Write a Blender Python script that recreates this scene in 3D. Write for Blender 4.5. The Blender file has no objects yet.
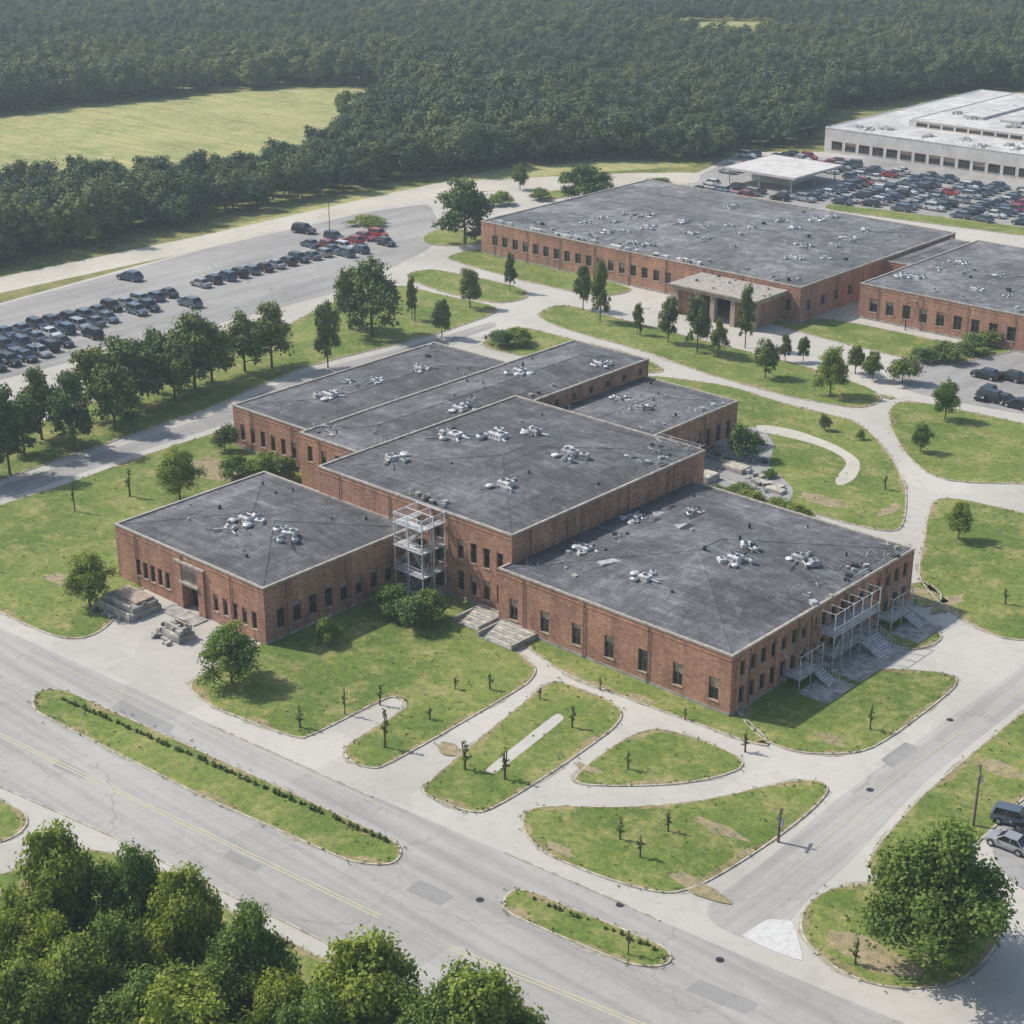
import bpy, math, random
import numpy as np
from mathutils import Vector
from mathutils.geometry import tessellate_polygon
random.seed(7); np.random.seed(7)
scene=bpy.context.scene
COL=scene.collection
# ------------------------------------------------------------------ site survey
# Campus plan is laid out in metres, x/y along the building walls, origin at the
# ground point under the survey station (an aerial view 90 m up). Sightings are
# intersected with the level ground (or a roof level h) to give plan coordinates.
F_=1712.0; TH=math.radians(22.6); HC=90.0; YAW=math.radians(42)
def G(px,py,h=0.0):
    X=(px-512)/F_; yu=(512-py)/F_
    Y=math.cos(TH)+yu*math.sin(TH); Z=-math.sin(TH)+yu*math.cos(TH)
    t=(HC-h)/-Z; X*=t;Y*=t
    return (X*math.cos(YAW)-Y*math.sin(YAW), X*math.sin(YAW)+Y*math.cos(YAW))
def SC(py): return (py+200.7)*0.9232/90
# ------------------------------------------------------------------ materials
def newmat(name):
    m=bpy.data.materials.new(name); m.use_nodes=True
    nt=m.node_tree; b=nt.nodes['Principled BSDF']
    return m,nt,b
def noise(nt,vec,scale,detail=4,rough=.6):
    n=nt.nodes.new('ShaderNodeTexNoise'); n.inputs['Scale'].default_value=scale
    n.inputs['Detail'].default_value=min(detail,4); n.inputs['Roughness'].default_value=rough
    nt.links.new(vec,n.inputs['Vector']); return n.outputs['Fac']
def ramp(nt,fac,stops):
    r=nt.nodes.new('ShaderNodeValToRGB'); nt.links.new(fac,r.inputs[0])
    els=r.color_ramp.elements
    while len(els)<len(stops): els.new(.5)
    for e,(p,c) in zip(els,stops):
        e.position=p; e.color=(c[0],c[1],c[2],1) if not isinstance(c,(int,float)) else (c,c,c,1)
    return r.outputs[0]
def mix(nt,fac,a,b,mode='MIX'):
    n=nt.nodes.new('ShaderNodeMix'); n.data_type='RGBA'; n.blend_type=mode
    def s(i,v):
        if isinstance(v,(int,float)): n.inputs[i].default_value=v if i==0 else (v,v,v,1)
        elif isinstance(v,tuple): n.inputs[i].default_value=(v[0],v[1],v[2],1)
        else: nt.links.new(v,n.inputs[i])
    s(0,fac); s(6,a); s(7,b); return n.outputs[2]
def geopos(nt,scale=None,rot=0):
    g=nt.nodes.new('ShaderNodeNewGeometry')
    if scale is None: return g.outputs['Position']
    m=nt.nodes.new('ShaderNodeMapping'); m.inputs['Scale'].default_value=scale; m.inputs['Rotation'].default_value=(0,0,rot)
    nt.links.new(g.outputs['Position'],m.inputs['Vector']); return m.outputs[0]
def cells(nt,vec,scale,lo,hi):
    v=nt.nodes.new('ShaderNodeTexVoronoi'); v.inputs['Scale'].default_value=scale; nt.links.new(vec,v.inputs['Vector']); v.distance='CHEBYCHEV'; v.inputs['Randomness'].default_value=.8
    return ramp(nt,v.outputs['Color'],[(.2,lo),(.8,hi)])
def m_simple(name,c,rough=.6,metal=0,var=.25,scale=2.0,spec=.5):
    m,nt,b=newmat(name); p=geopos(nt)
    f=noise(nt,p,scale,3)
    lo=tuple(x*(1-var) for x in c); hi=tuple(min(1,x*(1+var)) for x in c)
    nt.links.new(ramp(nt,f,[(.3,lo),(.7,hi)]),b.inputs['Base Color'])
    b.inputs['Roughness'].default_value=rough; b.inputs['Metallic'].default_value=metal
    b.inputs['Specular IOR Level'].default_value=spec
    return m
def m_grass(name,g1,g2,dry,dryamt=.55,mow=0):
    m,nt,b=newmat(name); p=geopos(nt)
    big=noise(nt,p,.05,4,.7); med=noise(nt,p,.2,4,.8); m2=noise(nt,p,1.1,4,.8); fin=noise(nt,p,5,4,.85)
    c=mix(nt,ramp(nt,big,[(.38,0),(.62,1)]),g1,g2)
    c=mix(nt,ramp(nt,med,[(dryamt-.04,0),(dryamt+.12,.8)]),c,dry)
    c=mix(nt,.95,c,ramp(nt,m2,[(.3,(.52,.62,.58)),(.5,(1,1,1)),(.7,(1.35,1.2,1.1))]),'MULTIPLY')
    c=mix(nt,.95,c,ramp(nt,fin,[(.28,(.38,.42,.38)),(.5,(.95,.95,.95)),(.72,(1.55,1.48,1.4))]),'MULTIPLY')
    if mow:
        f=noise(nt,geopos(nt,(.02,.35,1),.5),1,3); c=mix(nt,.7,c,ramp(nt,f,[(.35,.78),(.65,1.15)]),'MULTIPLY')
    nt.links.new(c,b.inputs['Base Color']); b.inputs['Roughness'].default_value=.9; b.inputs['Specular IOR Level'].default_value=.1
    return m
def m_pave(name,c,crack=.5,joint=False,stain=.12,streak=None):
    m,nt,b=newmat(name); p=geopos(nt)
    big=noise(nt,p,.05,4,.6); med=noise(nt,p,.6,4,.75); fin=noise(nt,p,11,3,.7)
    lo=tuple(x*(1-stain) for x in c); hi=tuple(x*(1+stain*.7) for x in c)
    col=ramp(nt,big,[(.3,lo),(.5,c),(.72,hi)])
    col=mix(nt,.5,col,ramp(nt,med,[(.3,.80),(.5,1.0),(.75,1.08)]),'MULTIPLY')
    col=mix(nt,.6,col,ramp(nt,fin,[(.3,.84),(.7,1.12)]),'MULTIPLY')
    col=mix(nt,.6,col,cells(nt,p,.06,.88,1.04),'MULTIPLY')
    sp=noise(nt,p,.9,3,.5); col=mix(nt,ramp(nt,sp,[(.67,0),(.75,.4)]),col,tuple(x*.5 for x in c))
    if streak:
        f=noise(nt,geopos(nt,streak),1,3,.6); col=mix(nt,.85,col,ramp(nt,f,[(.35,.82),(.6,1.06)]),'MULTIPLY')
    if crack>0:
        v=nt.nodes.new('ShaderNodeTexVoronoi'); v.feature='DISTANCE_TO_EDGE'; v.inputs['Scale'].default_value=.045
        wv=nt.nodes.new('ShaderNodeTexNoise'); wv.inputs['Scale'].default_value=.25; wv.inputs['Detail'].default_value=4
        nt.links.new(p,wv.inputs['Vector'])
        ad=nt.nodes.new('ShaderNodeVectorMath'); ad.operation='MULTIPLY_ADD'; ad.inputs[1].default_value=(7,7,0)
        nt.links.new(wv.outputs['Color'],ad.inputs[0]); nt.links.new(p,ad.inputs[2]); nt.links.new(ad.outputs[0],v.inputs['Vector'])
        col=mix(nt,ramp(nt,v.outputs['Distance'],[(.0,crack),(.004,0)]),col,tuple(x*.5 for x in c))
    if joint:
        br=nt.nodes.new('ShaderNodeTexBrick'); br.offset=0; br.inputs['Scale'].default_value=1; br.inputs['Brick Width'].default_value=2.4; br.inputs['Row Height'].default_value=2.4
        br.inputs['Mortar Size'].default_value=.03; br.inputs['Color1'].default_value=(1,1,1,1); br.inputs['Color2'].default_value=(.93,.93,.92,1); br.inputs['Mortar'].default_value=(.68,.67,.64,1)
        nt.links.new(p,br.inputs['Vector']); col=mix(nt,.6,col,br.outputs['Color'],'MULTIPLY')
    nt.links.new(col,b.inputs['Base Color']); b.inputs['Roughness'].default_value=.88; b.inputs['Specular IOR Level'].default_value=.2
    return m
def m_brick():
    m,nt,b=newmat('brick'); g=nt.nodes.new('ShaderNodeNewGeometry')
    s=nt.nodes.new('ShaderNodeSeparateXYZ'); nt.links.new(g.outputs['Position'],s.inputs[0])
    a=nt.nodes.new('ShaderNodeMath'); a.operation='ADD'; nt.links.new(s.outputs[0],a.inputs[0]); nt.links.new(s.outputs[1],a.inputs[1])
    cm=nt.nodes.new('ShaderNodeCombineXYZ'); nt.links.new(a.outputs[0],cm.inputs[0]); nt.links.new(s.outputs[2],cm.inputs[1])
    br=nt.nodes.new('ShaderNodeTexBrick'); br.inputs['Scale'].default_value=1; br.inputs['Brick Width'].default_value=.46; br.inputs['Row Height'].default_value=.155
    br.inputs['Mortar Size'].default_value=.012; br.inputs['Color1'].default_value=(.29,.14,.092,1); br.inputs['Color2'].default_value=(.44,.235,.16,1); br.inputs['Mortar'].default_value=(.37,.31,.26,1)
    nt.links.new(cm.outputs[0],br.inputs['Vector'])
    st=nt.nodes.new('ShaderNodeMapping'); st.inputs['Scale'].default_value=(1.2,1.2,.15); nt.links.new(g.outputs['Position'],st.inputs[0])
    f1=noise(nt,st.outputs[0],.8,4); f2=noise(nt,g.outputs['Position'],.25,4); f3=noise(nt,g.outputs['Position'],2.2,4,.7)
    c=mix(nt,.8,br.outputs['Color'],ramp(nt,f1,[(.3,.68),(.6,1.1)]),'MULTIPLY')
    c=mix(nt,.8,c,ramp(nt,f2,[(.3,(.74,.70,.72)),(.7,(1.22,1.18,1.12))]),'MULTIPLY')
    c=mix(nt,.8,c,ramp(nt,f3,[(.3,.72),(.7,1.22)]),'MULTIPLY')
    nt.links.new(c,b.inputs['Base Color']); b.inputs['Roughness'].default_value=.85; b.inputs['Specular IOR Level'].default_value=.2
    return m
def m_roof(name,c,st_=1):
    m,nt,b=newmat(name); p=geopos(nt)
    big=noise(nt,p,.07,4,.8); fin=noise(nt,p,4,4,.8); md=noise(nt,p,.5,4,.85)
    f3=noise(nt,geopos(nt,(.10,2.2,1)),1,3,.6); f4=noise(nt,geopos(nt,(1.6,.09,1)),1,3,.6)
    col=ramp(nt,big,[(.3,tuple(x*(1-.35*st_) for x in c)),(.5,c),(.68,tuple(x*(1+.6*st_) for x in c))])
    col=mix(nt,.8*st_,col,ramp(nt,fin,[(.28,.6),(.5,1.0),(.75,1.5)]),'MULTIPLY')
    col=mix(nt,.9*st_,col,ramp(nt,md,[(.3,.58),(.5,1.0),(.70,1.6)]),'MULTIPLY')
    col=mix(nt,.75*st_,col,ramp(nt,f3,[(.35,.7),(.65,1.25)]),'MULTIPLY')
    col=mix(nt,.6*st_,col,ramp(nt,f4,[(.35,.78),(.65,1.2)]),'MULTIPLY')
    col=mix(nt,.9*st_,col,cells(nt,p,.11,.82,1.2),'MULTIPLY')
    sp=noise(nt,p,.33,3,.6); col=mix(nt,ramp(nt,sp,[(.62,0),(.69,.45)]),col,tuple(min(.6,x*2.2) for x in c))
    br=nt.nodes.new('ShaderNodeTexBrick'); br.inputs['Scale'].default_value=1; br.inputs['Brick Width'].default_value=9; br.inputs['Row Height'].default_value=1.0
    br.inputs['Mortar Size'].default_value=.03; br.inputs['Color1'].default_value=(1,1,1,1); br.inputs['Color2'].default_value=(.87,.87,.88,1); br.inputs['Mortar'].default_value=(.66,.66,.66,1)
    nt.links.new(p,br.inputs['Vector']); col=mix(nt,.6,col,br.outputs['Color'],'MULTIPLY')
    nt.links.new(col,b.inputs['Base Color']); b.inputs['Roughness'].default_value=.8; b.inputs['Specular IOR Level'].default_value=.3
    return m
def m_leaf(name,c1,c2,trans=.25,stand=False):
    m,nt,b=newmat(name)
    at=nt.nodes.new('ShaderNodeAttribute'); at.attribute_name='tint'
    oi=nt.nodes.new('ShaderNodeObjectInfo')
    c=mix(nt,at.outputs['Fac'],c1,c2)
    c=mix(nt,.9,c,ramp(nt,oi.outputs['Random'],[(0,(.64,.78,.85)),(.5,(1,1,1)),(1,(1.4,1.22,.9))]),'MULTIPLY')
    if stand:
        f=noise(nt,oi.outputs['Location'],.009,3,.6); c=mix(nt,.9,c,ramp(nt,f,[(.38,(.66,.78,.9)),(.5,(1,1,1)),(.62,(1.6,1.4,1.1))]),'MULTIPLY')
    nt.links.new(c,b.inputs['Base Color']); b.inputs['Roughness'].default_value=.75; b.inputs['Specular IOR Level'].default_value=.12
    if trans>0:
        tr=nt.nodes.new('ShaderNodeBsdfTranslucent'); nt.links.new(mix(nt,1.0,c,(1.3,1.5,.6),'MULTIPLY'),tr.inputs[0])
        ms=nt.nodes.new('ShaderNodeMixShader'); ms.inputs[0].default_value=trans
        nt.links.new(b.outputs[0],ms.inputs[1]); nt.links.new(tr.outputs[0],ms.inputs[2])
        nt.links.new(ms.outputs[0],nt.nodes['Material Output'].inputs[0])
    return m
M={}
M['grass']=m_grass('lawn_grass',(.112,.165,.040),(.185,.23,.062),(.285,.265,.115),.53)
M['edge']=m_grass('worn_lawn_edge',(.19,.175,.075),(.26,.23,.105),(.32,.27,.16),.45)
M['rough']=m_grass('rough_grass',(.115,.15,.045),(.20,.22,.08),(.29,.26,.12),.48)
M['field']=m_grass('hay_field',(.25,.285,.11),(.36,.375,.16),(.41,.37,.20),.5,1)
M['pave']=m_pave('pale_pavement',(.46,.442,.40),.15)
M['street']=m_pave('asphalt_street',(.365,.357,.335),.55,streak=(.02,.7,1))
M['street2']=m_pave('asphalt_cross_street',(.38,.37,.345),.5,streak=(.7,.02,1))
M['lot']=m_pave('asphalt_lot',(.32,.315,.305),.5,streak=(.3,.03,1))
M['patch']=m_pave('asphalt_repair',(.29,.285,.275),.3)
M['path']=m_pave('concrete_path',(.50,.475,.41),0,True)
M['kerb']=m_simple('kerb_concrete',(.40,.375,.31),.85,0,.45,1.2)
M['gutter']=m_simple('gutter_grime',(.31,.285,.23),.9,0,.35,1.4)
M['dirt']=m_grass('dry_soil',(.28,.24,.15),(.33,.28,.18),(.22,.21,.09),.5)
M['brick']=m_brick()
M['roof']=m_roof('dark_roofing',(.098,.10,.106))
M['roof2']=m_roof('grey_roofing',(.14,.142,.15))
M['whiteroof']=m_roof('white_roofing',(.48,.48,.47),.45)
M['coping']=m_simple('coping_metal',(.34,.31,.27),.6,.0,.35,1.5)
M['stone']=m_simple('cast_stone',(.34,.27,.21),.85,0,.3,1.5)
M['concrete']=m_simple('weathered_concrete',(.30,.29,.27),.85,0,.45,1.0)
M['metal']=m_simple('galvanised_metal',(.42,.43,.44),.5,.3,.4,1.5)
M['white']=m_simple('white_painted_metal',(.54,.55,.56),.55,0,.35,1.5)
M['dark']=m_simple('dark_metal',(.03,.032,.035),.5,.2,.3,3)
M['frame']=m_simple('window_frame',(.12,.11,.10),.5,0,.3,3)
M['glass']=m_simple('window_glass',(.018,.022,.028),.12,0,.5,.7,.7)
M['wallwhite']=m_simple('white_cladding',(.52,.51,.49),.7,0,.15,.4)
M['bark']=m_simple('bark',(.10,.075,.055),.9,0,.35,4)
M['wood']=m_simple('weathered_wood',(.16,.13,.10),.9,0,.35,4)
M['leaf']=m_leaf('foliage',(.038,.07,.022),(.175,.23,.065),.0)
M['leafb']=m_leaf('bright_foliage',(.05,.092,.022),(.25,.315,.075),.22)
M['leaff']=m_leaf('forest_foliage',(.030,.055,.032),(.125,.165,.075),0,True)  # bluer than the other foliage, with some distance haze put into the colour
M['tyre']=m_simple('tyre_rubber',(.02,.02,.02),.8)
M['lamp_w']=m_simple('headlamp',(.7,.7,.68),.2); M['lamp_r']=m_simple('tail_lamp',(.35,.02,.02),.3)
def m_paintline(name,c,base,lo=.40):
    m,nt,b=newmat(name); p=geopos(nt); f=noise(nt,p,1.6,4,.8)
    nt.links.new(mix(nt,ramp(nt,f,[(lo,0),(lo+.22,.9)]),c,base),b.inputs['Base Color']); b.inputs['Roughness'].default_value=.7; return m
M['yellow']=m_paintline('worn_yellow_paint',(.55,.47,.24),(.39,.38,.34),.38)
M['wline']=m_paintline('worn_white_paint',(.68,.68,.66),(.38,.38,.37),.36)
m,nt,b=newmat('car_paint'); oi=nt.nodes.new('ShaderNodeObjectInfo'); nt.links.new(oi.outputs['Color'],b.inputs['Base Color'])
b.inputs['Roughness'].default_value=.32; b.inputs['Metallic'].default_value=.2; b.inputs['Coat Weight'].default_value=.5; M['paint']=m
# ------------------------------------------------------------------ mesh builder
class MB:
    def __init__(s): s.v=[];s.f=[];s.m=[];s.slots=[]
    def sl(s,k):
        if k not in s.slots: s.slots.append(k)
        return s.slots.index(k)
    def poly(s,pts,k):
        i=len(s.v); s.v+= [tuple(p) for p in pts]; s.f.append(tuple(range(i,i+len(pts)))); s.m.append(s.sl(k))
    def box(s,a,b,k,rot=0,c=None):
        x0,y0,z0=a;x1,y1,z1=b
        P=[(x0,y0,z0),(x1,y0,z0),(x1,y1,z0),(x0,y1,z0),(x0,y0,z1),(x1,y0,z1),(x1,y1,z1),(x0,y1,z1)]
        if rot:
            cx,cy=c or ((x0+x1)/2,(y0+y1)/2); ca,sa=math.cos(rot),math.sin(rot)
            P=[(cx+(x-cx)*ca-(y-cy)*sa,cy+(x-cx)*sa+(y-cy)*ca,z) for x,y,z in P]
        i=len(s.v); s.v+=P; q=s.sl(k)
        for f in ((0,3,2,1),(4,5,6,7),(0,1,5,4),(1,2,6,5),(2,3,7,6),(3,0,4,7)):
            s.f.append(tuple(i+j for j in f)); s.m.append(q)
    def tube(s,p0,p1,r0,r1,n,k,caps=True):
        p0=Vector(p0);p1=Vector(p1);d=(p1-p0)
        if d.length<1e-6: return
        d.normalize(); u=d.orthogonal().normalized(); w=d.cross(u)
        i=len(s.v); q=s.sl(k)
        for p,r in ((p0,r0),(p1,r1)):
            for j in range(n):
                a=2*math.pi*j/n; s.v.append(tuple(p+u*math.cos(a)*r+w*math.sin(a)*r))
        for j in range(n):
            s.f.append((i+j,i+(j+1)%n,i+n+(j+1)%n,i+n+j)); s.m.append(q)
        if caps:
            s.f.append(tuple(i+n+j for j in range(n))); s.m.append(q)
            s.f.append(tuple(i+j for j in reversed(range(n)))); s.m.append(q)
    def mesh(s,name,smooth=False):
        me=bpy.data.meshes.new(name); me.from_pydata(s.v,[],s.f)
        for k in s.slots: me.materials.append(M[k])
        me.polygons.foreach_set('material_index',s.m)
        if smooth: me.polygons.foreach_set('use_smooth',[True]*len(s.f))
        me.update(); return me
    def obj(s,name,parent=None,smooth=False):
        o=bpy.data.objects.new(name,s.mesh(name,smooth)); COL.objects.link(o)
        if parent: o.parent=parent
        return o
def empty(name,loc=(0,0,0)):
    o=bpy.data.objects.new(name,None); o.location=loc; COL.objects.link(o); o.empty_display_size=1; return o
# ------------------------------------------------------------------ ground sheets
def area(p): return sum(p[i][0]*p[(i+1)%len(p)][1]-p[(i+1)%len(p)][0]*p[i][1] for i in range(len(p)))/2
def chaikin(p,r=2.2,it=3):
    for k in range(it):
        q=[]
        n=len(p)
        for i in range(n):
            a=p[i];b=p[(i+1)%n]; L=math.dist(a,b)
            c=min(.25*L,r) if k==0 else .25*L
            if L<1e-4: continue
            t=c/L; q.append((a[0]+(b[0]-a[0])*t,a[1]+(b[1]-a[1])*t)); q.append((b[0]-(b[0]-a[0])*t,b[1]-(b[1]-a[1])*t))
        p=q
    return p
def offset(p,ds):
    n=len(p);out=[]
    for i in range(n):
        d=ds[i] if isinstance(ds,list) else ds
        a=Vector(p[i-1]);b=Vector(p[i]);c=Vector(p[(i+1)%n])
        e1=(b-a);e2=(c-b)
        if e1.length<1e-5 or e2.length<1e-5: out.append(tuple(b)); continue
        e1.normalize();e2.normalize()
        n1=Vector((e1.y,-e1.x));n2=Vector((e2.y,-e2.x)); m=(n1+n2)
        if m.length<.2: m=n1
        m.normalize(); k=d/max(.5,m.dot(n1)); out.append((b.x+m.x*k,b.y+m.y*k))
    return out
def resample(p,step):
    out=[]
    n=len(p)
    for i in range(n):
        a=p[i];b=p[(i+1)%n];L=math.dist(a,b);k=max(1,int(L/step))
        for j in range(k): out.append((a[0]+(b[0]-a[0])*j/k,a[1]+(b[1]-a[1])*j/k))
    return out
def sheet(name,pts,z,mat,r=2.2,smooth=True,parent=None):
    if area(pts)<0: pts=pts[::-1]
    if smooth: pts=chaikin(pts,r)
    mb=MB(); V=[Vector((x,y,z)) for x,y in pts]
    mb.v=[tuple(v) for v in V]
    for t in tessellate_polygon([V]):
        a,b,c=[V[i] for i in t]
        if (b-a).cross(c-a).z<0: t=(t[0],t[2],t[1])
        mb.f.append(tuple(t)); mb.m.append(mb.sl(mat))
    return mb.obj(name,parent),pts
def lawn(pts,name='lawn',z=.10,mat='grass',kerb=True,r=2.2):
    pts=[G(*p) for p in pts]
    o,p=sheet(name,pts,z,mat,r)
    mb=MB(); n=len(p)
    q=offset(p,.16); top=z+.02
    for i in range(n):
        j=(i+1)%n
        mb.poly([(*p[i],z-.1),(*p[j],z-.1),(*p[j],top),(*p[i],top)][::-1],'kerb')
        mb.poly([(*p[i],top),(*p[j],top),(*q[j],top),(*q[i],top)][::-1],'kerb')
        mb.poly([(*q[i],top),(*q[j],top),(*q[j],-.02),(*q[i],-.02)][::-1],'kerb')
    mb.obj('kerb',o)
    pr=resample(p,.7); n=len(pr); ph=random.uniform(0,6)
    wob=lambda i,s:max(0,math.sin(i*.37*s+ph)*math.sin(i*.113+ph*s)+random.uniform(-.3,.4))
    ds=[-(.15+.75*wob(i,1)) for i in range(n)]
    a=offset(pr,-.01); b2=offset(pr,ds); mb=MB()
    for i in range(n):
        j=(i+1)%n; mb.poly([(*a[i],z+.005),(*a[j],z+.005),(*b2[j],z+.005),(*b2[i],z+.005)],'edge')
    mb.obj('worn_margin',o)
    a=offset(pr,.15); b2=offset(pr,[.2+.35*wob(i,1.3) for i in range(n)]); mb=MB()
    for i in range(n):
        j=(i+1)%n; mb.poly([(*a[j],.022),(*a[i],.022),(*b2[i],.022),(*b2[j],.022)],'gutter')
    mb.obj('gutter_grime',o)
    return o,p
gm=MB(); R=7000
gm.poly([(-R,-R,0),(R,-R,0),(R,R,0),(-R,R,0)],'rough'); gm.obj('ground')
PV=[(-300,395),(-150,348),(0,303),(250,235),(350,211),(440,196),(540,186),(640,182),(700,172),(740,152),(1300,150),(1350,1300),(-350,1300)]
sheet('campus_pavement',[G(*p) for p in PV],.006,'pave',1)
sheet('parking_lot',[G(*p) for p in [(-250,380),(-150,350),(0,305),(250,237),(350,215),(430,203),(445,235),(425,252),(340,292),(0,380),(-200,440)]],.012,'lot')
sheet('parking_lot',[G(*p) for p in [(650,198),(745,154),(1200,170),(1200,250),(960,228),(820,208)]],.012,'lot')
sheet('parking_lot',[G(*p) for p in [(885,366),(1010,345),(1150,355),(1150,425),(1024,415),(905,392)]],.012,'lot')
sheet('far_road',[G(*p) for p in [(-200,332),(0,277),(200,236),(440,182),(600,174),(700,172),(700,184),(600,184),(450,193),(200,250),(0,293),(-200,350)]],.018,'path',3)
sheet('street',[G(*p) for p in [(-250,500),(0,628),(300,765),(480,842),(700,938),(1300,1190),(1100,1350),(900,1230),(520,1040),(400,985),(320,940),(110,836),(0,787),(-250,670)]],.012,'street')
sheet('cross_street',[G(*p) for p in [(690,915),(765,862),(835,800),(1024,665),(1250,500),(1300,560),(1024,702),(920,785),(850,862),(800,905),(770,950)]],.018,'street2')
sheet('service_road',[G(*p) for p in [(-200,560),(0,486),(215,415),(300,374),(430,341),(492,321),(500,326),(300,392),(225,425),(150,448),(60,481),(0,500),(-200,585)]],.012,'lot')
sheet('field',[G(*p) for p in [(-300,250),(0,206),(250,183),(330,160),(398,108),(410,92),(330,88),(240,92),(0,117),(-300,165)]],.02,'field')
sheet('clearing',[G(*p) for p in [(655,32),(690,22),(760,22),(795,32),(760,48),(700,44)]],.02,'field')
sheet('clearing',[G(*p) for p in [(520,178),(600,172),(700,166),(640,160),(500,168),(380,196),(250,226),(200,234),(380,190)]],.01,'field')
for P_ in [[(120,700),(175,726),(165,738),(108,711)],[(560,900),(640,936),(622,945),(545,910)],[(230,850),(262,865),(255,872),(222,857)],[(880,760),(905,742),(920,748),(893,768)],[(420,880),(455,896),(440,906),(405,890)],[(700,980),(760,1004),(745,1014),(684,990)],[(60,760),(90,774),(84,780),(52,766)]]:
    sheet('asphalt_repair_patch',[G(*p) for p in P_],.0225,'patch',.1)
mb=MB()
for px,py in [(300,800),(620,905),(150,745),(870,790),(480,900),(720,960),(950,720),(430,690),(240,905)]:
    x,y=G(px,py); mb.tube((x,y,-.02),(x,y,.028),.38,.38,16,'dark')
mb.obj('manhole_cover')
def kerbline(pp,w=.16):
    P=[Vector(G(*p)) for p in pp]; mb=MB()
    for a,b in zip(P[:-1],P[1:]):
        d=(b-a).normalized(); n=Vector((-d.y,d.x))*w/2; A,B,C,D=a-n,b-n,b+n,a+n
        mb.poly([(*A,.12),(*B,.12),(*C,.12),(*D,.12)],'kerb'); mb.poly([(*A,0),(*B,0),(*B,.12),(*A,.12)],'kerb'); mb.poly([(*C,0),(*D,0),(*D,.12),(*C,.12)],'kerb')
    mb.obj('kerb')
kerbline([(-60,758),(0,787),(110,836),(320,940),(400,985),(520,1040)])
kerbline([(215,727),(300,765),(372,797)]); kerbline([(505,853),(600,894),(660,921)])
L={
'west':[(-250,610),(-150,575),(0,505),(60,487),(150,454),(225,430),(300,410),(430,378),(470,400),(500,500),(262,600),(150,582),(128,600),(100,636),(60,640),(0,612),(-150,545)],
'La':[(187,688),(205,672),(262,646),(266,630),(400,570),(500,605),(482,627),(538,668),(528,684),(378,771),(348,761),(344,747),(412,706),(392,694),(302,741),(215,708)],
'S3':[(424,795),(470,813),(490,811),(562,766),(636,712),(560,681),(548,683),(424,786)],
'thin':[(505,628),(512,605),(728,705),(770,742),(764,748),(640,703),(560,673)],
'S4':[(562,783),(650,722),(759,763),(700,783),(620,787)],
'S5':[(522,815),(540,806),(620,809),(700,803),(800,779),(832,785),(815,808),(760,850),(690,892),(650,893),(560,862),(526,838)],
'S6':[(744,724),(742,706),(800,666),(850,668),(945,672),(960,682),(940,700),(880,745),(850,755),(782,752)],
'S7':[(862,642),(862,628),(905,606),(942,632),(938,645),(900,652)],
'S8':[(903,588),(925,580),(945,598),(928,608),(912,604)],
'R1':[(930,505),(945,496),(1040,517),(1200,570),(1130,620),(1040,640),(1000,640),(950,612),(925,588),(918,572),(925,540)],
'R2':[(888,408),(905,400),(960,410),(1060,432),(1150,450),(1150,490),(1030,484),(940,482),(910,460),(892,432)],
'R3':[(640,374),(730,386),(780,403),(860,422),(890,455),(907,490),(903,530),(880,532),(800,510),(700,470)],
'R4':[(533,315),(560,303),(600,314),(700,340),(800,365),(870,388),(885,400),(860,410),(780,395),(700,372),(640,350),(560,328)],
'R5':[(400,276),(430,268),(520,287),(532,297),(500,305),(440,292)],
'R6':[(440,258),(480,248),(540,262),(640,290),(600,298),(520,280)],
'R7':[(-250,540),(0,440),(100,398),(250,345),(330,303),(400,284),(440,295),(500,307),(490,316),(430,336),(300,368),(210,408),(0,480),(-250,565)],
'R8':[(475,346),(515,325),(570,339),(640,356),(672,374),(600,372),(540,360)],
'R9':[(760,322),(830,318),(960,346),(1060,330),(1060,340),(960,364),(900,358)],
'R10':[(825,203),(1150,243),(1150,252),(825,210)],
'R11':[(858,870),(920,798),(1024,712),(1130,640),(1200,700),(1030,790),(985,836),(950,865),(900,880)],
'S12':[(800,915),(822,892),(860,884),(960,880),(1000,892),(1003,940),(960,985),(900,990),(850,978),(805,945)],
'I1':[(33,700),(40,690),(65,690),(396,842),(402,855),(390,866),(350,862),(200,795),(36,712)],
'I2':[(503,900),(515,890),(530,892),(665,948),(672,960),(660,967),(630,965),(510,915)],
'BL1':[(-250,700),(0,800),(35,820),(0,848),(-250,830)],
'BL2':[(-250,870),(0,880),(60,852),(110,850),(320,958),(400,1003),(500,1048),(700,1200),(-250,1200)],
'far1':[(420,238),(440,228),(480,232),(500,240),(470,246),(430,246)],
'far2':[(520,196),(560,190),(600,186),(560,200)],
'far3':[(690,205),(800,222),(800,230),(690,212)],
}
lawns={}
for k,v in L.items():
    lawns[k]=lawn(v,r=1.0 if k in('I1','I2','La') else 2.5)
sheet('courtyard_paving',[G(*p) for p in [(735,428),(762,428),(775,445),(768,466),(795,490),(784,512),(700,500),(690,450)]],.112,'lot',1)
sheet('courtyard_path',[G(*p) for p in [(755,424),(795,430),(838,446),(862,462),(856,480),(838,488),(834,480),(850,462),(825,448),(790,438),(757,432)]],.117,'path',1.5)
sheet('footpath',[G(*p) for p in [(483,772),(495,775),(566,719),(557,713)]],.112,'pave',.5)
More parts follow.
